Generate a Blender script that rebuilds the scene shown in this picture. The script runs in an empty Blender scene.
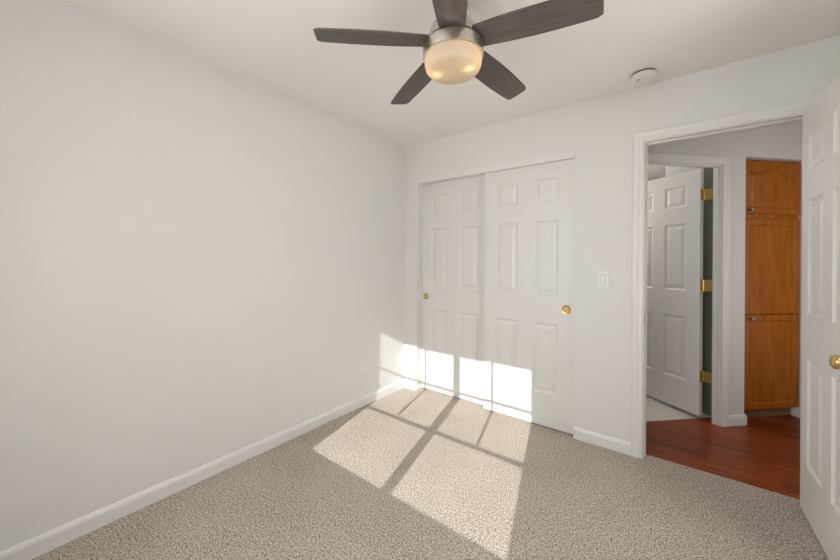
import bpy, bmesh, math, random
from mathutils import Vector, Matrix
random.seed(7)
SC = bpy.context.scene
COL = SC.collection
PI = math.pi

# ------------------------------------------------------------------ camera
YAW, ROLL = 0.6483, 0.0069
cam_data = bpy.data.cameras.new('camera')
cam_data.sensor_fit = 'HORIZONTAL'
cam_data.sensor_width = 36.0
cam_data.lens = 336.2 / 840 * 36.0
cam_data.shift_y = -(280 - 260.8) / 840
cam_data.clip_start = 0.02
cam = bpy.data.objects.new('camera', cam_data)
COL.objects.link(cam)
s_, c_ = math.sin(YAW), math.cos(YAW)
R0, F0, U0 = Vector((c_, s_, 0)), Vector((-s_, c_, 0)), Vector((0, 0, 1))
Rt = R0 * math.cos(ROLL) + U0 * math.sin(ROLL)
Ut = -R0 * math.sin(ROLL) + U0 * math.cos(ROLL)
cam.matrix_world = Matrix(((Rt.x, Ut.x, -F0.x, 2.1884), (Rt.y, Ut.y, -F0.y, -2.6367), (Rt.z, Ut.z, -F0.z, 1.2826), (0, 0, 0, 1)))
SC.camera = cam

# ------------------------------------------------------------------ light
SKY = 8.0
SUN = 5.3
ROOM_LAMP = 5.5
HALL_FILL = 5.2
BATH_FILL = 24.0
SC.view_settings.view_transform = 'Standard'
SC.view_settings.look = 'None'
SC.view_settings.exposure = 0.075
SC.view_settings.gamma = 1.0
SC.view_settings.use_curve_mapping = False

world = bpy.data.worlds.new('sky')
SC.world = world
world.use_nodes = True
bg = world.node_tree.nodes['Background']
bg.inputs[0].default_value = (0.975, 0.985, 1.02, 1)
bg.inputs[1].default_value = SKY

sun_data = bpy.data.lights.new('sun', 'SUN')
sun_data.energy = SUN
sun_data.angle = math.radians(0.35)
sun_data.color = (0.98, 0.985, 1.0)
sun = bpy.data.objects.new('sun', sun_data)
COL.objects.link(sun)
sun.rotation_euler = Vector((-0.258, 1.0, -0.525)).to_track_quat('-Z', 'Y').to_euler()
sun.location = (3, -8, 5)


def lamp(name, loc, power, radius, color):
    d = bpy.data.lights.new(name, 'POINT')
    d.energy = power
    d.shadow_soft_size = radius
    d.color = color
    o = bpy.data.objects.new(name, d)
    o.location = loc
    COL.objects.link(o)
    return o


# ------------------------------------------------------------------ materials
def new_mat(name):
    m = bpy.data.materials.new(name)
    m.use_nodes = True
    nt = m.node_tree
    return m, nt, nt.nodes['Principled BSDF']


def noise(nt, scale, detail=2.0, rough=0.5, coord='Object', vec_scale=None):
    tc = nt.nodes.new('ShaderNodeTexCoord')
    n = nt.nodes.new('ShaderNodeTexNoise')
    n.inputs['Scale'].default_value = scale
    n.inputs['Detail'].default_value = detail
    n.inputs['Roughness'].default_value = rough
    if vec_scale:
        mp = nt.nodes.new('ShaderNodeMapping')
        mp.inputs['Scale'].default_value = vec_scale
        nt.links.new(tc.outputs[coord], mp.inputs[0])
        nt.links.new(mp.outputs[0], n.inputs['Vector'])
    else:
        nt.links.new(tc.outputs[coord], n.inputs['Vector'])
    return n


def ramp(nt, fac, stops):
    r = nt.nodes.new('ShaderNodeValToRGB')
    el = r.color_ramp.elements
    while len(el) < len(stops):
        el.new(0.5)
    for e, (p, col) in zip(el, stops):
        e.position = p
        e.color = (*col, 1)
    nt.links.new(fac, r.inputs[0])
    return r


def bump(nt, bsdf, height, strength, dist):
    b = nt.nodes.new('ShaderNodeBump')
    b.inputs['Strength'].default_value = strength
    b.inputs['Distance'].default_value = dist
    nt.links.new(height, b.inputs['Height'])
    nt.links.new(b.outputs[0], bsdf.inputs['Normal'])
    return b


def paint(name, col, rough=0.6, var=0.012, bscale=180, bstr=0.06):
    m, nt, b = new_mat(name)
    n = noise(nt, 3.0, 3)
    lo = tuple(max(0, c - var) for c in col)
    hi = tuple(min(1, c + var) for c in col)
    r = ramp(nt, n.outputs[0], [(0.3, lo), (0.7, hi)])
    nt.links.new(r.outputs[0], b.inputs['Base Color'])
    b.inputs['Roughness'].default_value = rough
    n2 = noise(nt, bscale, 2)
    bump(nt, b, n2.outputs[0], bstr, 0.002)
    return m


def metal(name, col, rough=0.25):
    m, nt, b = new_mat(name)
    n = noise(nt, 60, 3)
    r = ramp(nt, n.outputs[0], [(0.3, tuple(c * 0.9 for c in col)), (0.7, col)])
    nt.links.new(r.outputs[0], b.inputs['Base Color'])
    b.inputs['Metallic'].default_value = 1.0
    b.inputs['Roughness'].default_value = rough
    return m


WALL = paint('wall_paint', (0.752, 0.740, 0.708), 0.75, 0.006, 140, 0.10)
CEIL = paint('ceiling_paint', (0.885, 0.85, 0.80), 0.85, 0.006, 90, 0.18)
TRIM = paint('trim_paint', (0.77, 0.755, 0.725), 0.38, 0.005, 60, 0.02)
CLOSET_DIM = paint('door_paint_dimmed', (0.742, 0.728, 0.694), 0.42, 0.005, 80, 0.03)  # door paint darkened for the bright closet; the dim open leaf stays lighter
DOOR = paint('door_paint', (0.80, 0.79, 0.76), 0.42, 0.005, 80, 0.03)
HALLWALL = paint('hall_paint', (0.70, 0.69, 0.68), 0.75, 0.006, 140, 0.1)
BATHWALL = paint('bath_paint', (0.42, 0.42, 0.41), 0.7)
GAPSHADE = paint('hinge_gap_shade', (0.16, 0.18, 0.13), 0.7)  # stands for the shade in the hinge gap, with a green tint
PLASTIC = paint('white_plastic', (0.80, 0.79, 0.76), 0.35, 0.003, 30, 0.0)
DARK = paint('dark_plastic_and_shade', (0.03, 0.03, 0.03), 0.5, 0.005)
BRASS = metal('brass', (0.74, 0.53, 0.20), 0.24)
NICKEL = metal('brushed_nickel', (0.66, 0.61, 0.54), 0.32)
PEWTER = metal('pewter', (0.28, 0.26, 0.24), 0.35)


def carpet_mat():
    m, nt, b = new_mat('carpet')
    n1 = noise(nt, 118, 3, 0.75)
    r1 = ramp(nt, n1.outputs[0], [(0.37, (0.14, 0.10, 0.075)), (0.43, (0.48, 0.405, 0.335)), (0.53, (0.655, 0.57, 0.485)), (0.65, (0.90, 0.82, 0.725))])
    n4 = noise(nt, 210, 2, 0.6)
    r4 = ramp(nt, n4.outputs[0], [(0.38, (0.08, 0.07, 0.06)), (0.46, (1.0, 1.0, 1.0))])
    m4 = nt.nodes.new('ShaderNodeMix')
    m4.data_type = 'RGBA'
    m4.blend_type = 'MULTIPLY'
    m4.inputs[0].default_value = 1.0
    nt.links.new(r1.outputs[0], m4.inputs[6])
    nt.links.new(r4.outputs[0], m4.inputs[7])
    n2 = noise(nt, 2.2, 3, 0.6)
    r2 = ramp(nt, n2.outputs[0], [(0.35, (0.90, 0.895, 0.89)), (0.65, (1.0, 1.0, 1.0))])
    mx = nt.nodes.new('ShaderNodeMix')
    mx.data_type = 'RGBA'
    mx.blend_type = 'MULTIPLY'
    mx.inputs[0].default_value = 1.0
    nt.links.new(m4.outputs[2], mx.inputs[6])
    nt.links.new(r2.outputs[0], mx.inputs[7])
    nt.links.new(mx.outputs[2], b.inputs['Base Color'])
    b.inputs['Roughness'].default_value = 1.0
    b.inputs['Specular IOR Level'].default_value = 0.05
    n3 = noise(nt, 120, 3, 0.7)
    bump(nt, b, n3.outputs[0], 0.5, 0.010)
    return m


def wood_mat(name, c1, c2, c3, axis, rough, stretch=14, scale=5.0, plank=None):
    m, nt, b = new_mat(name)
    vs = [stretch, stretch, stretch]
    vs[axis] = 1.0
    n = noise(nt, scale, 5, 0.6, 'Object', tuple(vs))
    r = ramp(nt, n.outputs[0], [(0.28, c1), (0.5, c2), (0.72, c3)])
    out = r.outputs[0]
    if plank:
        tc = nt.nodes.new('ShaderNodeTexCoord')
        br = nt.nodes.new('ShaderNodeTexBrick')
        br.offset = 0.37
        br.inputs['Color1'].default_value = (1, 1, 1, 1)
        br.inputs['Color2'].default_value = (0.50, 0.48, 0.46, 1)
        br.inputs['Mortar'].default_value = (0.35, 0.3, 0.28, 1)
        br.inputs['Scale'].default_value = 1.0
        br.inputs['Mortar Size'].default_value = 0.0015
        br.inputs['Brick Width'].default_value = plank[0]
        br.inputs['Row Height'].default_value = plank[1]
        nt.links.new(tc.outputs['Object'], br.inputs['Vector'])
        mx = nt.nodes.new('ShaderNodeMix')
        mx.data_type = 'RGBA'
        mx.blend_type = 'MULTIPLY'
        mx.inputs[0].default_value = 1.0
        nt.links.new(out, mx.inputs[6])
        nt.links.new(br.outputs[0], mx.inputs[7])
        out = mx.outputs[2]
    nt.links.new(out, b.inputs['Base Color'])
    b.inputs['Roughness'].default_value = rough
    b.inputs['Specular IOR Level'].default_value = 0.3
    n2 = noise(nt, scale * 6, 3, 0.6, 'Object', tuple(vs))
    bump(nt, b, n2.outputs[0], 0.08, 0.001)
    return m


CARPET = carpet_mat()
CHERRY = wood_mat('cherry_floor', (0.15, 0.024, 0.005), (0.30, 0.062, 0.014), (0.42, 0.105, 0.026), 0, 0.34, 12, 3.0, (0.9, 0.125))
OAK = wood_mat('oak', (0.29, 0.083, 0.003), (0.37, 0.112, 0.006), (0.46, 0.160, 0.016), 2, 0.35, 9, 3.0)
OAKH = wood_mat('oak_rail', (0.37, 0.15, 0.024), (0.46, 0.195, 0.036), (0.54, 0.25, 0.054), 0, 0.35, 9, 3.0)
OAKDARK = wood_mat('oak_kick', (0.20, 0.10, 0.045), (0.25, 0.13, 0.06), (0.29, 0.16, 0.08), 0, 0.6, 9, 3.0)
BLADE = wood_mat('blade_walnut', (0.075, 0.060, 0.051), (0.103, 0.086, 0.074), (0.135, 0.114, 0.100), 0, 0.42, 10, 6.0)
TILE = paint('bath_tile', (0.62, 0.59, 0.54), 0.3, 0.02)
GROUND = paint('yard', (0.88, 0.86, 0.84), 0.9, 0.02)


def opal_mat():
    m, nt, b = new_mat('opal_glass')
    n = noise(nt, 9, 2)
    r = ramp(nt, n.outputs[0], [(0.3, (0.58, 0.54, 0.47)), (0.7, (0.62, 0.58, 0.51))])
    nt.links.new(r.outputs[0], b.inputs['Base Color'])
    b.inputs['Roughness'].default_value = 0.22
    tr = nt.nodes.new('ShaderNodeBsdfTranslucent')
    tr.inputs[0].default_value = (0.95, 0.80, 0.58, 1)
    mx = nt.nodes.new('ShaderNodeMixShader')
    mx.inputs[0].default_value = 0.5
    nt.links.new(b.outputs[0], mx.inputs[1])
    nt.links.new(tr.outputs[0], mx.inputs[2])
    nt.links.new(mx.outputs[0], nt.nodes['Material Output'].inputs[0])
    return m


def bulb_mat():
    m, nt, b = new_mat('bulb_glow')
    n = noise(nt, 20, 1)
    r = ramp(nt, n.outputs[0], [(0.3, (1.0, 0.72, 0.40)), (0.7, (1.0, 0.76, 0.45))])
    nt.links.new(r.outputs[0], b.inputs['Base Color'])
    nt.links.new(r.outputs[0], b.inputs['Emission Color'])
    b.inputs['Emission Strength'].default_value = ROOM_LAMP
    return m


def glass_mat():
    m, nt, b = new_mat('window_glass')
    n = noise(nt, 2, 1)
    r = ramp(nt, n.outputs[0], [(0.3, (0.985, 0.99, 0.985)), (0.7, (1, 1, 1))])
    t = nt.nodes.new('ShaderNodeBsdfTransparent')
    g = nt.nodes.new('ShaderNodeBsdfGlossy')
    g.inputs['Roughness'].default_value = 0.02
    nt.links.new(r.outputs[0], t.inputs[0])
    mx = nt.nodes.new('ShaderNodeMixShader')
    mx.inputs[0].default_value = 0.05
    nt.links.new(t.outputs[0], mx.inputs[1])
    nt.links.new(g.outputs[0], mx.inputs[2])
    nt.links.new(mx.outputs[0], nt.nodes['Material Output'].inputs[0])
    return m


OPAL, BULB, GLASS = opal_mat(), bulb_mat(), glass_mat()


# ------------------------------------------------------------------ mesh helpers
def box(bm, x0, x1, y0, y1, z0, z1, bev=0.0):
    vs = [bm.verts.new((x, y, z)) for x in (x0, x1) for y in (y0, y1) for z in (z0, z1)]
    F = [(0, 1, 3, 2), (4, 6, 7, 5), (0, 4, 5, 1), (2, 3, 7, 6), (0, 2, 6, 4), (1, 5, 7, 3)]
    fs = [bm.faces.new([vs[i] for i in f]) for f in F]
    if bev > 0:
        es = list({e for f in fs for e in f.edges})
        bmesh.ops.bevel(bm, geom=es, offset=bev, segments=2, profile=0.5, affect='EDGES')


def obj(name, bm, mat, parent=None, loc=None, rotz=None, smooth=None, recalc=True):
    if recalc:
        bmesh.ops.recalc_face_normals(bm, faces=bm.faces)
    me = bpy.data.meshes.new(name)
    bm.to_mesh(me)
    bm.free()
    me.materials.append(mat)
    o = bpy.data.objects.new(name, me)
    COL.objects.link(o)
    if parent is not None:
        o.parent = parent
    if loc is not None:
        o.location = loc
    if rotz is not None:
        o.rotation_euler = (0, 0, rotz)
    if smooth is not None:
        for p in me.polygons:
            p.use_smooth = True
        try:
            me.set_sharp_from_angle(angle=math.radians(smooth))
        except Exception:
            pass
    return o


def struct(o, label=None, cat=None):
    o['kind'] = 'structure'
    if label:
        o['label'] = label
        o['category'] = cat
    return o


def thing(name, label, cat, loc=(0, 0, 0), rotz=0.0, group=None):
    o = bpy.data.objects.new(name, None)
    o.empty_display_size = 0.05
    COL.objects.link(o)
    o.location = loc
    o.rotation_euler = (0, 0, rotz)
    o['label'] = label
    o['category'] = cat
    if group:
        o['group'] = group
    return o


def lathe(bm, prof, n=48, center=(0, 0, 0), axis='z', cap=True):
    cx, cy, cz = center
    rings = []
    for r, h in prof:
        if r < 1e-6:
            p = {'z': (cx, cy, cz + h), 'y': (cx, cy + h, cz), 'x': (cx + h, cy, cz)}[axis]
            rings.append([bm.verts.new(p)])
            continue
        ring = []
        for i in range(n):
            a = 2 * PI * i / n
            u, v = r * math.cos(a), r * math.sin(a)
            p = {'z': (cx + u, cy + v, cz + h), 'y': (cx + u, cy + h, cz + v), 'x': (cx + h, cy + u, cz + v)}[axis]
            ring.append(bm.verts.new(p))
        rings.append(ring)
    for A, B in zip(rings, rings[1:]):
        if len(A) == 1 and len(B) == 1:
            continue
        for i in range(n):
            j = (i + 1) % n
            if len(A) == 1:
                bm.faces.new((A[0], B[i], B[j]))
            elif len(B) == 1:
                bm.faces.new((A[i], A[j], B[0]))
            else:
                bm.faces.new((A[i], A[j], B[j], B[i]))
    if cap:
        for ring in (rings[0], rings[-1]):
            if len(ring) > 2:
                bm.faces.new(ring)


def sweep(bm, prof, path, frame, closed_prof=True):
    """prof: (offset sideways, out) points; path: 2D points in a plane, mitred; frame(p2d, out) -> 3D."""
    n = len(path)
    rows = []
    for i, p in enumerate(path):
        p = Vector(p)
        d0 = (p - Vector(path[i - 1])).normalized() if i > 0 else None
        d1 = (Vector(path[i + 1]) - p).normalized() if i < n - 1 else None
        d0 = d0 or d1
        d1 = d1 or d0
        n0, n1 = Vector((-d0.y, d0.x)), Vector((-d1.y, d1.x))
        m = (n0 + n1)
        m = m / max(1e-6, m.dot(n0))
        rows.append([bm.verts.new(frame(p + m * a, b)) for a, b in prof])
    k = len(prof)
    for A, B in zip(rows, rows[1:]):
        for i in range(k):
            j = (i + 1) % k
            bm.faces.new((A[i], A[j], B[j], B[i]))
    bm.faces.new(rows[0])
    bm.faces.new(list(reversed(rows[-1])))


CASING = [(0, 0), (0, 0.009), (0.008, 0.012), (0.024, 0.0125), (0.030, 0.0155), (0.046, 0.017), (0.056, 0.017), (0.060, 0.013), (0.060, 0)]
BASE = [(0, 0), (0, 0.013), (0.060, 0.013), (0.070, 0.0105), (0.080, 0.0055), (0.083, 0.003), (0.083, 0)]


def baseboard(bm, p0, p1, normal):
    """baseboard from p0 to p1 (xy) standing on z=0, proud along normal."""
    a, b = Vector(p0), Vector(p1)
    nv = Vector(normal)
    rows = []
    for p in (a, b):
        rows.append([bm.verts.new((p.x + nv.x * o, p.y + nv.y * o, h)) for h, o in BASE])
    k = len(BASE)
    for i in range(k):
        j = (i + 1) % k
        bm.faces.new((rows[0][i], rows[0][j], rows[1][j], rows[1][i]))
    bm.faces.new(rows[0])
    bm.faces.new(list(reversed(rows[1])))


def panel_face(bm, W, H, cols, rows, y, sgn):
    """one face of a six panel door in the xz plane at depth y; recesses go along sgn (+1 = towards +y)."""
    xs = [0.0] + [v for c in cols for v in c] + [W]
    zs = [0.0] + [v for c in rows for v in c] + [H]
    grid = [[bm.verts.new((x, y, z)) for z in zs] for x in xs]
    for i in range(len(xs) - 1):
        for j in range(len(zs) - 1):
            q = (grid[i][j], grid[i + 1][j], grid[i + 1][j + 1], grid[i][j + 1])
            if i % 2 == 1 and j % 2 == 1:
                prev = list(q)
                x0, x1, z0, z1 = xs[i], xs[i + 1], zs[j], zs[j + 1]
                for ins, dep in ((0.004, 0.003), (0.013, 0.0085), (0.019, 0.0085), (0.046, 0.0015)):
                    cur = [bm.verts.new((x, y + sgn * dep, z)) for x, z in ((x0 + ins, z0 + ins), (x1 - ins, z0 + ins), (x1 - ins, z1 - ins), (x0 + ins, z1 - ins))]
                    for a in range(4):
                        b2 = (a + 1) % 4
                        bm.faces.new((prev[a], prev[b2], cur[b2], cur[a]))
                    prev = cur
                bm.faces.new(prev)
            else:
                bm.faces.new(q)
    nx, nz = len(xs), len(zs)
    rim = [grid[i][0] for i in range(nx)] + [grid[nx - 1][j] for j in range(1, nz)] + [grid[i][nz - 1] for i in range(nx - 2, -1, -1)] + [grid[0][j] for j in range(nz - 2, 0, -1)]
    return rim


def door_mesh(W, H, T, cols, rows, y0=0.0):
    bm = bmesh.new()
    a = panel_face(bm, W, H, cols, rows, y0, 1)
    b = panel_face(bm, W, H, cols, rows, y0 + T, -1)
    for i in range(len(a)):
        j = (i + 1) % len(a)
        bm.faces.new((a[i], b[i], b[j], a[j]))
    return bm


ROWS = [(0.255, 0.795), (1.017, 1.590), (1.735, 1.918)]

# ------------------------------------------------------------------ room shell
X1, YF, H = 2.95, -2.95, 2.44
TB = 0.115
CL0, CL1, CLH = 0.157, 1.604, 2.047         # closet opening
BD0, BD1, BDH = 2.032, 2.765, 2.070         # bedroom door opening

bm = bmesh.new()
box(bm, 0, X1, YF, 0, -0.06, 0)
box(bm, CL0 - 0.1, 1.75, 0, 0.70, -0.06, 0)
box(bm, BD0, BD1, 0, 0.070, -0.06, 0)
struct(obj('floor', bm, CARPET), 'beige speckled carpet covering the bedroom floor', 'carpet')

bm = bmesh.new()
box(bm, -0.12, X1 + 0.12, YF - 0.15, TB / 2, H, H + 0.1)
struct(obj('ceiling', bm, CEIL), 'white textured bedroom ceiling holding the fan', 'ceiling')

bm = bmesh.new()
box(bm, -0.12, 0, YF - 0.15, 0.72, -0.06, H)
struct(obj('wall_left', bm, WALL), 'plain off-white bedroom wall left of the closet', 'wall')

bm = bmesh.new()
box(bm, 0, CL0, 0, TB, -0.06, H)
box(bm, CL0, CL1, 0, TB, CLH, H)
box(bm, CL1, BD0 - 0.018, 0, TB, -0.06, H)
box(bm, BD0 - 0.018, BD1 + 0.018, 0, TB, BDH + 0.018, H)
box(bm, BD1 + 0.018, 3.72, 0, TB, -0.06, H)
struct(obj('wall_back', bm, WALL), 'off-white bedroom wall holding the closet and the doorway', 'wall')

# added unseen window on the right wall, gives the room fill daylight
RY0, RY1, RZ0, RZ1 = -1.55, -0.85, 0.87, 1.97
bm = bmesh.new()
box(bm, X1, X1 + 0.15, YF - 0.15, RY0 - 0.05, -0.06, H)
box(bm, X1, X1 + 0.15, RY1 + 0.05, 0, -0.06, H)
box(bm, X1, X1 + 0.15, RY0 - 0.05, RY1 + 0.05, -0.06, RZ0 - 0.05)
box(bm, X1, X1 + 0.15, RY0 - 0.05, RY1 + 0.05, RZ1 + 0.05, H)
struct(obj('wall_right', bm, WALL), 'off-white bedroom wall behind the open door', 'wall')
fill_win = struct(thing('fill_window', 'added white sliding window for fill daylight on the right wall', 'window', (0, 0, 0)))
bm = bmesh.new()
xa, xb = X1 + 0.035, X1 + 0.065
box(bm, xa, xb, RY0 - 0.05, RY0, RZ0 - 0.05, RZ1 + 0.05)
box(bm, xa, xb, RY1, RY1 + 0.05, RZ0 - 0.05, RZ1 + 0.05)
box(bm, xa, xb, RY0, RY1, RZ0 - 0.05, RZ0)
box(bm, xa, xb, RY0, RY1, RZ1, RZ1 + 0.05)
box(bm, xa, xb, -1.235, -1.165, RZ0, RZ1)
obj('window_frame', bm, TRIM, fill_win)
for (ya, yb) in ((RY0, -1.235), (-1.165, RY1)):
    bm = bmesh.new()
    box(bm, X1 + 0.048, X1 + 0.052, ya, yb, RZ0, RZ1)
    obj('pane', bm, GLASS, fill_win)


def portal(loc, d, sx, sy):
    pd = bpy.data.lights.new('window_portal', 'AREA')
    pd.shape = 'RECTANGLE'
    pd.size, pd.size_y = sx, sy
    pd.cycles.is_portal = True
    po = bpy.data.objects.new('window_portal', pd)
    COL.objects.link(po)
    po.location = loc
    po.rotation_euler = Vector(d).to_track_quat('-Z', 'Y').to_euler()


# window wall behind the camera: clear glass area set by the sun patch
sh = 0.258 * (-YF + 0.05 - 1.245)
WXa, WXb = 0.225 + sh, 1.618 + sh
e_ = 0.525
WZa = e_ * (-YF + 0.05 - 1.272)
WZb = WZa + 1.105
fw = 0.05
bm = bmesh.new()
yo = YF - 0.15
box(bm, 0, WXa - fw, yo, YF, -0.06, H)
box(bm, WXb + fw, X1, yo, YF, -0.06, H)
box(bm, WXa - fw, WXb + fw, yo, YF, -0.06, WZa - fw)
box(bm, WXa - fw, WXb + fw, yo, YF, WZb + fw, H)
struct(obj('wall_front', bm, WALL))

win = struct(thing('window_1', 'white sliding window with muntins behind the camera', 'window', (0, 0, 0)))
yw0, yw1 = YF - 0.065, YF - 0.035
bm = bmesh.new()
box(bm, WXa - fw, WXa, yw0, yw1, WZa - fw, WZb + fw)
box(bm, WXb, WXb + fw, yw0, yw1, WZa - fw, WZb + fw)
box(bm, WXa, WXb, yw0, yw1, WZa - fw, WZa)
box(bm, WXa, WXb, yw0, yw1, WZb, WZb + fw)
mx0, mx1 = 0.876 + sh, 0.945 + sh
box(bm, mx0, mx1, yw0, yw1, WZa, WZb)
obj('window_frame', bm, TRIM, win)
bm = bmesh.new()
ymid = YF - 0.05
z1, z2 = WZa + 0.715 * e_, WZa + 1.455 * e_
for (xa, xb) in ((WXa, mx0), (mx1, WXb)):
    box(bm, xa, xb, ymid - 0.006, ymid + 0.006, z1 - 0.011, z1 + 0.011)
    box(bm, xa, xb, ymid - 0.005, ymid + 0.005, z2 - 0.011, z2 + 0.011)
    xm = (xa + xb) / 2
    box(bm, xm - 0.010, xm + 0.010, ymid - 0.006, ymid + 0.006, z1 + 0.011, WZb)
obj('muntin', bm, TRIM, win)
for (xa, xb) in ((WXa, mx0), (mx1, WXb)):
    bm = bmesh.new()
    box(bm, xa, xb, ymid - 0.012, ymid - 0.009, WZa, WZb)
    obj('pane', bm, GLASS, win)

# skylight sampling portal lies in the window opening
portal(((WXa + WXb) / 2, YF - 0.14, (WZa + WZb) / 2), (0, 1, 0), WXb - WXa + 0.1, WZb - WZa + 0.1)
portal((X1 + 0.14, (RY0 + RY1) / 2, (RZ0 + RZ1) / 2), (-1, 0, 0), RY1 - RY0 + 0.1, RZ1 - RZ0 + 0.1)

bm = bmesh.new()
box(bm, -14, 16, -24, YF - 0.16, -0.5, -0.3)
box(bm, X1 + 0.16, 16, YF - 0.16, 0.1, -0.5, -0.3)
struct(obj('ground', bm, GROUND))
# added unseen block, keeps sun and side light off the windows
bm = bmesh.new()
box(bm, 3.3, 5.6, -6.5, -3.0, -0.3, 2.9)
struct(obj('light_blocker', bm, paint('blocker_paint', (0.5, 0.46, 0.4), 0.8)))

# closet shell behind the sliding doors
bm = bmesh.new()
box(bm, 0, 1.86, 0.70, 0.80, -0.06, H)
box(bm, 1.75, 1.86, TB, 0.70, -0.06, H)
box(bm, 0, 1.75, TB, 0.70, H - 0.02, H + 0.05)
struct(obj('wall_closet', bm, WALL))

# baseboards
bm = bmesh.new()
baseboard(bm, (0, YF), (0, 0), (1, 0))
struct(obj('baseboard_left', bm, TRIM), 'white baseboard along the plain left wall', 'baseboard')
bm = bmesh.new()
baseboard(bm, (0.013, 0), (CL0 - 0.004, 0), (0, -1))
baseboard(bm, (CL1 + 0.006, 0), (BD0 - 0.066, 0), (0, -1))
baseboard(bm, (BD1 + 0.066, 0), (X1, 0), (0, -1))
struct(obj('baseboard_back', bm, TRIM), 'white baseboard between the closet and the doorway', 'baseboard')
bm = bmesh.new()
baseboard(bm, (X1, YF), (X1, 0), (-1, 0))
struct(obj('baseboard_right', bm, TRIM))

# closet header fascia
bm = bmesh.new()
box(bm, CL0 - 0.003, CL1, -0.007, 0.012, CLH - 0.004, CLH + 0.052, 0.002)
struct(obj('trim_1', bm, TRIM), 'white header board over the sliding closet doors', 'trim')


# casing and jamb of the bedroom doorway
def door_trim(name, frame, x0, x1, ztop, depth, both=True, stop_at=0.045):
    """frame(x, z, out): out > 0 towards the viewer side of the wall plane."""
    bm = bmesh.new()
    r = 0.006
    path = [(x1 + r, 0), (x1 + r, ztop + r), (x0 - r, ztop + r), (x0 - r, 0)]
    # walking up the right jamb, left along the head, down the left: outside lies to the right -> negative offsets
    prof = [(-a, b) for a, b in CASING]
    sweep(bm, prof, path, lambda p, o: frame(p.x, p.y, o))
    if both:
        sweep(bm, prof, path, lambda p, o: frame(p.x, p.y, -depth - o))
    for (a, b, c, d) in ((x0 - 0.018, x0, 0, ztop), (x1, x1 + 0.018, 0, ztop), (x0 - 0.018, x1 + 0.018, ztop, ztop + 0.018)):
        vs = [bm.verts.new(frame(x, z, o)) for x in (a, b) for o in (0, -depth) for z in (c, d)]
        for f in [(0, 1, 3, 2), (4, 6, 7, 5), (0, 4, 5, 1), (2, 3, 7, 6), (0, 2, 6, 4), (1, 5, 7, 3)]:
            bm.faces.new([vs[i] for i in f])
    s0, s1 = stop_at
    for (a, b, c, d) in ((x0, x0 + 0.010, 0, ztop - 0.010), (x1 - 0.010, x1, 0, ztop - 0.010), (x0, x1, ztop - 0.010, ztop)):
        vs = [bm.verts.new(frame(x, z, o)) for x in (a, b) for o in (-s0, -s1) for z in (c, d)]
        for f in [(0, 1, 3, 2), (4, 6, 7, 5), (0, 4, 5, 1), (2, 3, 7, 6), (0, 2, 6, 4), (1, 5, 7, 3)]:
            bm.faces.new([vs[i] for i in f])
    return obj(name, bm, TRIM)


fr_b = lambda x, z, o: (x, -o, z)
t2 = struct(door_trim('trim_2', fr_b, BD0, BD1, BDH, TB, True, (0.040, 0.075)), 'white casing and jamb around the bedroom doorway', 'door frame')
bm = bmesh.new()
box(bm, BD0 - 0.0005, BD0 + 0.0015, 0.006, 0.030, 0.892, 0.950, 0.0005)
sp = obj('strike_plate', bm, BRASS, t2)
sp['label'] = 'brass strike plate'

# ------------------------------------------------------------------ hallway beyond the doorway
K = Vector((2.634, 1.049, 0))
DU, DW = Vector((math.sqrt(0.5), math.sqrt(0.5), 0)), Vector((-math.sqrt(0.5), math.sqrt(0.5), 0))
A45 = PI / 4


def dg(u, w, z=0.0):
    return K + DU * u + DW * w + Vector((0, 0, z))


bm = bmesh.new()
seam = 0.145
vsf = [(1.80, 0.0701), (3.9, 0.0701), (3.9, 2.6), (2.9, 2.6)]
a_, b_ = dg(-0.02, seam), dg(-1.2, seam)
pts = [(1.80, 0.0701), (3.75, 0.0701), (3.75, 2.1), (3.0, 2.1), (a_.x, a_.y), (b_.x, b_.y)]
top = [bm.verts.new((x, y, -0.001)) for x, y in pts]
bot = [bm.verts.new((x, y, -0.06)) for x, y in pts]
bm.faces.new(top)
bm.faces.new(list(reversed(bot)))
for i in range(len(pts)):
    j = (i + 1) % len(pts)
    bm.faces.new((top[i], bot[i], bot[j], top[j]))
struct(obj('floor_hall', bm, CHERRY), 'glossy reddish brown plank floor of the hallway', 'floor')

bm = bmesh.new()
pts = [(a_.x, a_.y), (2.9, 1.9), (2.9, 3.0), (0.9, 3.0), (0.9, 0.82), (1.86, 0.82), (1.86, 0.35), (b_.x, b_.y)]
bp = [(a_.x, a_.y), (2.75, 1.45), (2.75, 3.0), (0.9, 3.0), (0.9, 0.81), (1.60, 0.81), (b_.x, b_.y)]
top = [bm.verts.new((x, y, -0.002)) for x, y in bp]
bot = [bm.verts.new((x, y, -0.06)) for x, y in bp]
bm.faces.new(top)
bm.faces.new(list(reversed(bot)))
for i in range(len(bp)):
    j = (i + 1) % len(bp)
    bm.faces.new((top[i], bot[i], bot[j], top[j]))
struct(obj('floor_bath', bm, TILE), 'pale tile floor under the white door beyond the hall', 'floor')

bm = bmesh.new()
box(bm, 0.8, 3.9, TB / 2, 3.1, H, H + 0.1)
struct(obj('ceiling_hall', bm, CEIL))


def dbox(bm, u0, u1, w0, w1, z0, z1, bev=0):
    b2 = bmesh.new()
    box(b2, u0, u1, w0, w1, z0, z1, bev)
    for v in b2.verts:
        v.co = dg(v.co.x, v.co.y, v.co.z)
    tmp = bpy.data.meshes.new('tmp')
    b2.to_mesh(tmp)
    b2.free()
    bm.from_mesh(tmp)
    bpy.data.meshes.remove(tmp)


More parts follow.
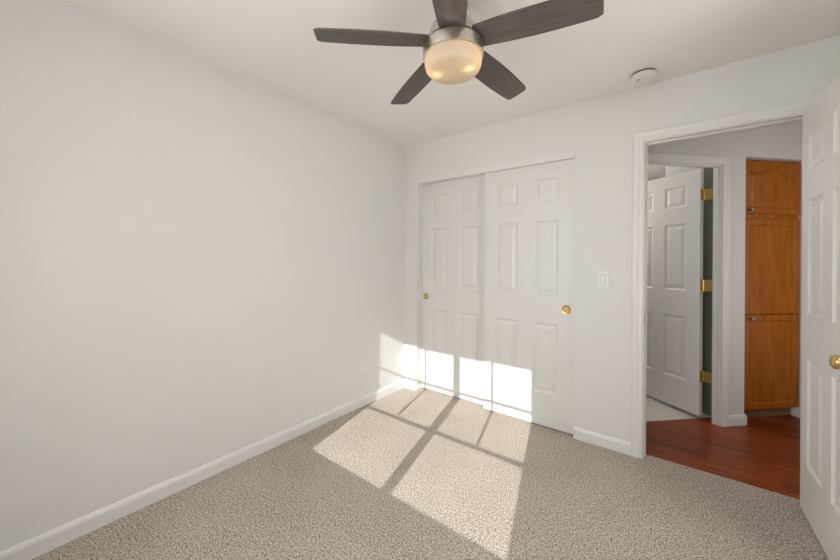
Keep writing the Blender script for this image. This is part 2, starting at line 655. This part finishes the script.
DO1, DO0, DOH = -0.221, -0.941, 2.050      # diagonal doorway along u
TD = 0.065
NW = 0.600                                  # niche width
NH = 2.128
bm = bmesh.new()
dbox(bm, DO1 + 0.018, 0.0, 0, TD, -0.06, H)
dbox(bm, -1.16, DO0 - 0.018, 0, TD, -0.06, H)
dbox(bm, DO0 - 0.018, DO1 + 0.018, 0, TD, DOH + 0.018, H)
dbox(bm, 0.0, NW, 0, TD, NH, H)
dbox(bm, NW, 1.45, 0, TD, -0.06, H)
dbox(bm, -0.10, 0.0, TD, 0.54, -0.06, H)
dbox(bm, NW, NW + 0.1, TD, 0.54, -0.06, H)
dbox(bm, -0.10, NW + 0.1, 0.54, 0.62, -0.06, H)
struct(obj('wall_hall', bm, HALLWALL), 'grey-lit angled hallway wall around the far door and the oak cabinet', 'wall')
bm = bmesh.new()
box(bm, 1.76, 1.86, TB, 0.36, -0.06, H)
box(bm, 3.62, 3.72, TB, 2.1, -0.06, H)
struct(obj('wall_hall_side', bm, HALLWALL))

fr_d = lambda x, z, o: tuple(dg(x, -o, z))
struct(door_trim('trim_3', fr_d, DO0, DO1, DOH, TD, False, (0.018, 0.055)), 'white casing and jamb around the far angled doorway', 'door frame')


def dbase(bm, p0, p1, nrm):
    b2 = bmesh.new()
    baseboard(b2, p0, p1, nrm)
    for v in b2.verts:
        v.co = dg(v.co.x, v.co.y, v.co.z)
    tmp = bpy.data.meshes.new('tmp')
    b2.to_mesh(tmp)
    b2.free()
    bm.from_mesh(tmp)
    bpy.data.meshes.remove(tmp)


bm = bmesh.new()
dbase(bm, (DO1 + 0.067, 0), (0.0129, 0), (0, -1))
dbase(bm, (0, -0.0128), (0, 0.098), (1, 0))
dbase(bm, (NW - 0.0129, 0), (1.45, 0), (0, -1))
dbase(bm, (NW, -0.0128), (NW, 0.098), (-1, 0))
struct(obj('baseboard_hall', bm, TRIM), 'white baseboard wrapping the wall corner left of the oak cabinet', 'baseboard')

# bath walls
bm = bmesh.new()
box(bm, 0.8, 2.64, 2.95, 3.05, -0.06, H)
box(bm, 2.52, 2.64, 1.96, 2.95, -0.06, H)
box(bm, 0.8, 0.9, 0.81, 2.95, -0.06, H)
box(bm, 0.9, 1.70, 0.801, 0.85, -0.06, H)
struct(obj('wall_bath_left', bm, BATHWALL), 'dark grey wall showing over the far white door', 'wall')
bm = bmesh.new()
dbox(bm, -0.118, -0.1005, 0.240, 0.62, -0.06, H)
struct(obj('wall_bath_back', bm, paint('bath_grey_paint', (0.50, 0.50, 0.495), 0.7)), 'light wall showing over the far white door', 'wall')
bm = bmesh.new()
dbox(bm, -0.118, -0.1005, TD + 0.001, 0.239, -0.06, H)  # wall strip coloured dark as the shade behind the hinges
struct(obj('wall_shade_strip', bm, GAPSHADE), 'dark green-tinted strip standing for shade behind the hinges of the far door', 'wall')

# ------------------------------------------------------------------ doors
CW = [(0.108, 0.293), (0.428, 0.613)]


def knob_bm(sgn, y):
    b = bmesh.new()
    pr = [(0.030, 0), (0.031, 0.004), (0.026, 0.009), (0.013, 0.012), (0.011, 0.026), (0.014, 0.034), (0.023, 0.040), (0.027, 0.050), (0.026, 0.060), (0.019, 0.067), (0.008, 0.070), (0, 0.0705)]
    lathe(b, [(r, y + sgn * h) for r, h in pr], 32, axis='y', cap=False)
    return b


# bedroom door, swung 90 degrees into the room against nothing, hinged on the right jamb
PINX, PINY = 2.755, -0.012
LW = 0.742
d1 = struct(thing('door_1', 'open white six-panel bedroom door with brass knob at right edge', 'door', (PINX, PINY, 0.012), math.radians(-90.0 + 0.35)))
cols = [(0.103, 0.312), (0.425, 0.634)]
# local x runs from the hinge to the free edge, local -y faces the left of the room
bm = door_mesh(LW, 2.047, 0.035, cols, ROWS, 0)
dl = obj('leaf', bm, DOOR, d1, (0.004, -0.0352, 0))
k = obj('door_knob', knob_bm(-1, 0), BRASS, d1, (0.004 + LW - 0.055, -0.0352, 0.905), smooth=40)
k['label'] = 'round brass knob on the side facing the room'
k = obj('door_knob', knob_bm(1, 0), BRASS, d1, (0.004 + LW - 0.055, -0.0002, 0.905), smooth=40)
for zc in (0.28, 1.03, 1.80):
    bm = bmesh.new()
    lathe(bm, [(0.006, -0.045), (0.006, 0.045)], 12)
    box(bm, 0.004, 0.0055, -0.034, 0.0, -0.044, 0.044)
    obj('hinge', bm, BRASS, d1, (0, 0, zc), smooth=40)

# sliding closet doors
for (nm, x0, x1, y0, kx, kz, lab, cl) in (
        ('door_2', 0.874, 1.601, 0.024, 1.545, 0.925, 'front right sliding six-panel closet door with large round brass pull', [(0.105, 0.292), (0.424, 0.612)]),
        ('door_3', 0.160, 0.890, 0.078, 0.213, 0.930, 'rear left sliding six-panel closet door with brass pull near corner', [(0.112, 0.300), (0.432, 0.625)])):
    d = struct(thing(nm, lab, 'closet door', (x0, y0, 0.010)))
    obj('leaf', door_mesh(x1 - x0, 2.036, 0.034, cl, ROWS, 0), CLOSET_DIM, d)
    bm = bmesh.new()
    lathe(bm, [(0.0, -0.0005), (0.021, -0.0005), (0.024, -0.005), (0.029, -0.006), (0.032, -0.003), (0.033, 0.001)], 32, axis='y', cap=False)
    fp = obj('finger_pull', bm, BRASS, d, (kx - x0, 0, kz - 0.010), smooth=40)
    fp['label'] = 'round brass finger pull'

# far door, hinged on the right of the angled jamb, swung inward
hp = dg(DO1 - 0.016, 0.124)
d4 = struct(thing('door_4', 'white six-panel door standing open beyond the hallway', 'door', (hp.x, hp.y, 0.026), math.radians(143.0)))
# local x from hinge to free edge; the face towards the hall is local +y
obj('leaf', door_mesh(0.712, 2.030, 0.035, [(0.110, 0.300), (0.412, 0.602)], ROWS, 0.002), DOOR, d4, (0.004, 0, 0))
for zc in (0.325, 1.07, 1.815):
    bm = bmesh.new()
    lathe(bm, [(0.0065, -0.047), (0.0065, 0.047)], 12)
    box(bm, 0.0015, 0.004, 0.0, 0.034, -0.046, 0.046)
    # leaf screwed to the jamb face, in the direction of the doorway depth
    j = math.radians(-24 - 143.0)
    q = bmesh.new()
    box(q, 0.0, 0.064, -0.0012, 0.0012, -0.046, 0.046)
    for v in q.verts:
        x, y = v.co.x, v.co.y
        v.co = (x * math.cos(j) - y * math.sin(j), x * math.sin(j) + y * math.cos(j), v.co.z)
    tmp = bpy.data.meshes.new('tmp')
    q.to_mesh(tmp)
    q.free()
    bm.from_mesh(tmp)
    bpy.data.meshes.remove(tmp)
    h = obj('hinge', bm, BRASS, d4, (0, 0, zc), smooth=40)

# ------------------------------------------------------------------ oak cabinet in the niche
cab = thing('pantry_cabinet', 'tall honey oak built-in cabinet with three stacked doors in hallway niche', 'cabinet', tuple(dg(0, 0)), A45)
bm = bmesh.new()
x0, x1 = 0.006, NW - 0.006
zb, zt = 0.088, NH - 0.002
box(bm, x0, x0 + 0.018, 0.078, 0.53, zb, zt)
box(bm, x1 - 0.018, x1, 0.078, 0.53, zb, zt)
box(bm, x0 + 0.018, x1 - 0.018, 0.10, 0.53, zb, zb + 0.018)
box(bm, x0 + 0.018, x1 - 0.018, 0.10, 0.53, zt - 0.018, zt)
box(bm, x0 + 0.018, x1 - 0.018, 0.51, 0.53, zb + 0.018, zt - 0.018)
obj('body', bm, OAK, cab)
bm = bmesh.new()
fy0, fy1 = 0.060, 0.078
box(bm, x0, x0 + 0.04, fy0, fy1, zb, zt)
box(bm, x1 - 0.04, x1, fy0, fy1, zb, zt)
for (za, zc) in ((zb, 0.118), (0.845, 0.885), (1.625, 1.702), (2.085, zt)):
    box(bm, x0 + 0.04, x1 - 0.04, fy0, fy1, za, zc)
obj('face_frame', bm, OAK, cab)
bm = bmesh.new()
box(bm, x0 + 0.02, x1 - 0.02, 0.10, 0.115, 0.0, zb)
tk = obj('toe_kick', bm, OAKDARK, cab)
tk['label'] = 'darker toe kick board'


def cab_door(z0, z1, xa, xb, arch, knob_z, knob_x):
    W, Hd = xb - xa, z1 - z0
    T = 0.019
    st = 0.046
    yF = 0.060 - 0.0005 - T
    root = None
    # frame: outer rectangle with an inner opening, top edge arched when asked
    n = 28
    inner = [(st, st), (W - st, st)]
    top_pts = []
    for i in range(n + 1):
        t = i / n
        x = W - st - t * (W - 2 * st)
        z = Hd - st
        if arch:
            c = abs(t - 0.5) * 2
            base = Hd - st - 0.045
            if c > 0.80:
                z = base
            else:
                z = base + 0.055 * (0.5 + 0.5 * math.cos(PI * c / 0.80)) ** 0.8
        top_pts.append((x, z))
    inner += top_pts
    bm = bmesh.new()
    def ringv(pts, y):
        return [bm.verts.new((x, y, z)) for x, z in pts]
    m = len(inner)
    outer = []
    # outer ring with the same count, snapped to the rectangle
    outer.append((0, 0))
    outer.append((W, 0))
    for i, (x, z) in enumerate(top_pts):
        outer.append((W if i == 0 else 0 if i == n else x, Hd))
    # front: outer bevel, flat, inner sticking down to the panel
    fo0 = ringv(outer, yF + T)
    fo1 = ringv(outer, yF + 0.003)
    cx, cz = W / 2, Hd / 2
    def shrink(pts, d):
        out = []
        k_ = len(pts)
        for i, (x, z) in enumerate(pts):
            sx = d if x < 1e-4 else -d if x > W - 1e-4 else 0
            sz = d if z < 1e-4 else -d if z > Hd - 1e-4 else 0
            out.append((x + sx, z + sz))
        return out
    fo2 = ringv(shrink(outer, 0.003), yF)
    fi0 = ringv(inner, yF)
    def inset(pts, d):
        res = []
        k_ = len(pts)
        for i, (x, z) in enumerate(pts):
            if i == 0:
                res.append((x + d, z + d))
            elif i == 1:
                res.append((x - d, z + d))
            else:
                t = (i - 2) / n
                dx = -d if i == 2 else d if i == k_ - 1 else d * (2 * t - 1)
                res.append((x + dx, z - d))
        return res
    fi1 = ringv(inset(inner, 0.006), yF + 0.008)
    rings = [fo0, fo1, fo2, fi0, fi1]
    for A, B in zip(rings, rings[1:]):
        for i in range(m):
            j = (i + 1) % m
            bm.faces.new((A[i], A[j], B[j], B[i]))
    bm.faces.new(list(reversed(fo0)))
    root = obj('door', bm, OAK, cab, (xa, 0, z0))
    # panel: groove then a raised (top) or flat (lower) field
    bm = bmesh.new()
    p0 = ringv(inset(inner, 0.0055), yF + 0.0085)
    seq = [p0]
    if arch:
        seq.append(ringv(inset(inner, 0.012), yF + 0.0085))
        seq.append(ringv(inset(inner, 0.040), yF + 0.002))
    for A, B in zip(seq, seq[1:]):
        for i in range(m):
            j = (i + 1) % m
            bm.faces.new((A[i], A[j], B[j], B[i]))
    bm.faces.new(seq[-1])
    obj('panel', bm, OAK, root)
    bm = bmesh.new()
    lathe(bm, [(0.008, 0), (0.0075, -0.003), (0.0055, -0.010), (0.007, -0.014), (0.013, -0.018), (0.0155, -0.023), (0.013, -0.028), (0.006, -0.030), (0, -0.0302)], 24, axis='y', cap=False)
    if knob_z is None:
        bm.free()
        return
    kb = obj('knob', bm, PEWTER, root, (knob_x - xa, yF, knob_z - z0), smooth=40)
    kb['label'] = 'small dark metal knob'


DXA, DXB = 0.046, 0.582
cab_door(1.686, 2.113, DXA, DXB, True, 1.714, 0.090)
cab_door(0.868, 1.640, DXA, DXB, False, None, None)
cab_door(0.092, 0.861, DXA, DXB, False, 0.832, 0.105)

# ------------------------------------------------------------------ ceiling fan
FX, FY, BZ = 1.440, -1.439, 2.170
fan = thing('ceiling_fan', 'five-blade dark walnut ceiling fan with nickel housing and lit bowl', 'ceiling fan', (FX, FY, H))


fan.rotation_euler = Matrix.Rotation(math.radians(-1.0), 3, F0).to_euler()


def fz(z):
    return z - H


bm = bmesh.new()
lathe(bm, [(0.074, fz(H)), (0.076, fz(2.425)), (0.072, fz(2.36)), (0.060, fz(2.335))], 48)
obj('canopy', bm, NICKEL, fan, smooth=35)
bm = bmesh.new()
lathe(bm, [(0.058, fz(2.336)), (0.062, fz(2.29)), (0.085, fz(2.262)), (0.098, fz(2.240)), (0.100, fz(2.200)), (0.104, fz(2.188)), (0.118, fz(2.184)), (0.125, fz(2.176)), (0.1265, fz(2.140)), (0.125, fz(2.131)), (0.118, fz(2.131))], 64)
obj('motor_housing', bm, NICKEL, fan, smooth=35)
bm = bmesh.new()
pr = [(0.117, 2.134), (0.1195, 2.122), (0.1190, 2.108), (0.1165, 2.095), (0.112, 2.084), (0.104, 2.0755), (0.091, 2.0705), (0.055, 2.0675), (0.0, 2.067)]
lathe(bm, [(r, fz(z)) for r, z in pr], 64, cap=False)
bowl = obj('glass_bowl', bm, OPAL, fan, smooth=60)
bowl['label'] = 'frosted glass bowl lit warm from inside'
for (bx, by) in ((-0.060, -0.030), (0.070, 0.014)):
    bm = bmesh.new()
    lathe(bm, [(0.0, fz(2.076)), (0.010, fz(2.078)), (0.0145, fz(2.087)), (0.012, fz(2.098)), (0.008, fz(2.106)), (0.008, fz(2.125)), (0.0, fz(2.125))], 20, center=(bx, by, 0), cap=False)
    obj('bulb', bm, BULB, bowl, smooth=60)


def blade_outline():
    """half widths along the blade: (r, lead, trail)."""
    R = 0.555
    rs = 0.098
    P = []
    N = 30
    L, Tt = [], []
    for i in range(N + 1):
        t = i / N
        r = rs + (R - rs) * t
        w = 0.052 + 0.0115 * math.sin(PI * min(1, t / 1.08) ** 0.9) + 0.001 * t
        if t > 0.90:
            q = (t - 0.90) / 0.10
            w *= 1 - 0.20 * (1 - math.sqrt(max(0.0, 1 - q ** 4)))
        L.append((r + 0.002 * t ** 6, w))
        Tt.append((r - 0.001 * t ** 6, -w))
    return L + list(reversed(Tt))


bm = bmesh.new()
lathe(bm, [(0.099, fz(2.1845)), (0.109, fz(2.1845)), (0.109, fz(2.1975)), (0.099, fz(2.1975))], 48, cap=False)
obj('slot_shade', bm, DARK, fan, smooth=35)  # dark ring stands for the shadowed slot under the blades


BO = blade_outline()
PITCH = math.radians(12)


def blade_bm():
    bm = bmesh.new()
    lo = [bm.verts.new((x, y * math.cos(PITCH), -y * math.sin(PITCH) - 0.003)) for x, y in BO]
    hi = [bm.verts.new((x, y * math.cos(PITCH), -y * math.sin(PITCH) + 0.003)) for x, y in BO]
    bm.faces.new(lo)
    bm.faces.new(list(reversed(hi)))
    for i in range(len(lo)):
        j = (i + 1) % len(lo)
        bm.faces.new((lo[i], hi[i], hi[j], lo[j]))
    return bm


def bracket_bm():
    bm = bmesh.new()
    for (x0, x1, w) in ((0.085, 0.135, 0.020), (0.130, 0.185, 0.032)):
        b = [bm.verts.new((x, y * math.cos(PITCH), -y * math.sin(PITCH) + z)) for x in (x0, x1) for y in (-w, w) for z in (0.0032, 0.0075)]
        for f in [(0, 1, 3, 2), (4, 6, 7, 5), (0, 4, 5, 1), (2, 3, 7, 6), (0, 2, 6, 4), (1, 5, 7, 3)]:
            bm.faces.new([b[i] for i in f])
    return bm


b0 = obj('blade', blade_bm(), BLADE, fan)
k0 = obj('blade_bracket', bracket_bm(), PEWTER, b0)
for i in range(5):
    if i == 0:
        b = b0
    else:
        b = b0.copy()
        COL.objects.link(b)
        b.parent = fan
        kk = k0.copy()
        COL.objects.link(kk)
        kk.parent = b
    b.location = (0, 0, fz(2.197))
    b.rotation_euler = (0, math.radians(2.6), math.radians(226.87 - 72 * i))

# ------------------------------------------------------------------ small things
sd = thing('smoke_detector', 'round white smoke detector on ceiling near the doorway', 'smoke detector', (2.03, -0.17, H))
bm = bmesh.new()
lathe(bm, [(0.062, 0), (0.062, -0.004), (0.058, -0.005), (0.058, -0.012)], 48)
obj('base', bm, paint('gap_shade_grey', (0.16, 0.15, 0.135), 0.7), sd, smooth=35)  # base coloured dark for the shadow line at the ceiling gap
bm = bmesh.new()
lathe(bm, [(0.056, -0.0105), (0.062, -0.0105), (0.067, -0.0125), (0.069, -0.018), (0.067, -0.027), (0.058, -0.034), (0.042, -0.038), (0.0, -0.039)], 48)
cov = obj('cover', bm, PLASTIC, sd, smooth=35)
bm = bmesh.new()
for (gx, gy) in ((-0.030, -0.016), (-0.020, -0.022)):
    lathe(bm, [(0.0045, -0.0365), (0.0045, -0.0395), (0.0, -0.0397)], 12, center=(gx, gy, 0), cap=False)
obj('indicator', bm, DARK, cov)

ls = thing('light_switch', 'white rocker light switch on wall between closet and doorway', 'light switch', (1.791, 0, 1.161))
bm = bmesh.new()
box(bm, -0.037, 0.037, -0.0065, 0, -0.059, 0.059, 0.0028)
obj('wall_plate', bm, PLASTIC, ls)
bm = bmesh.new()
box(bm, -0.0185, 0.0185, -0.0068, -0.006, -0.035, 0.035)
obj('rocker_frame', bm, paint('seam_grey', (0.45, 0.44, 0.42), 0.5), ls)
bm = bmesh.new()
v = [(-0.0165, -0.0075, -0.033), (0.0165, -0.0075, -0.033), (0.0165, -0.0105, 0.0), (-0.0165, -0.0105, 0.0), (0.0165, -0.0125, 0.033), (-0.0165, -0.0125, 0.033)]
v += [(x, -0.006, z) for x, y, z in v]
vv = [bm.verts.new(p) for p in v]
for f in [(0, 1, 2, 3), (3, 2, 4, 5), (6, 9, 8, 7), (9, 11, 10, 8), (0, 6, 7, 1), (1, 7, 8, 2), (2, 8, 10, 4), (4, 10, 11, 5), (5, 11, 9, 3), (3, 9, 6, 0)]:
    bm.faces.new([vv[i] for i in f])
obj('rocker', bm, PLASTIC, ls)
for sz in (-0.047, 0.047):
    bm = bmesh.new()
    lathe(bm, [(0.0035, -0.006), (0.0033, -0.0075), (0, -0.0078)], 16, axis='y', cap=False, center=(0, 0, sz))
    obj('screw', bm, NICKEL, ls)

ol = thing('wall_outlet', 'white duplex wall outlet low on the plain left wall', 'outlet', (0, -0.583, 0.358), PI / 2)
bm = bmesh.new()
box(bm, -0.036, 0.036, -0.006, 0, -0.059, 0.059, 0.0026)
obj('wall_plate', bm, PLASTIC, ol)
for sz in (-0.0195, 0.0195):
    bm = bmesh.new()
    lathe(bm, [(0.0172, -0.005), (0.0172, -0.0078), (0.0160, -0.0085), (0, -0.0085)], 28, axis='y', cap=False, center=(0, 0, sz))
    sk = obj('socket', bm, PLASTIC, ol)
    bm = bmesh.new()
    for sx in (-0.0063, 0.0063):
        box(bm, sx - 0.0012, sx + 0.0012, -0.0088, -0.0084, sz + 0.001, sz + 0.009)
    box(bm, -0.002, 0.002, -0.0088, -0.0084, sz - 0.010, sz - 0.006)
    obj('slot', bm, DARK, sk)
bm = bmesh.new()
lathe(bm, [(0.003, -0.006), (0.0028, -0.0072), (0, -0.0074)], 16, axis='y', cap=False)
obj('screw', bm, NICKEL, ol)

# added fill lights without a seen source, for the hall and bath
hd = bpy.data.lights.new('hall_fill', 'AREA')
hd.shape = 'RECTANGLE'
hd.size, hd.size_y = 0.9, 1.7
hd.energy = HALL_FILL
hd.color = (1.0, 0.97, 0.94)
ho = bpy.data.objects.new('hall_fill', hd)
COL.objects.link(ho)
ho.location = (3.60, 0.75, 1.30)
ho.rotation_euler = Vector((-1, 0, 0)).to_track_quat('-Z', 'Y').to_euler()
lamp('bath_fill', (1.25, 1.55, 1.95), BATH_FILL, 0.30, (1.0, 0.96, 0.92))  # added point light without a fixture, brightens the bath
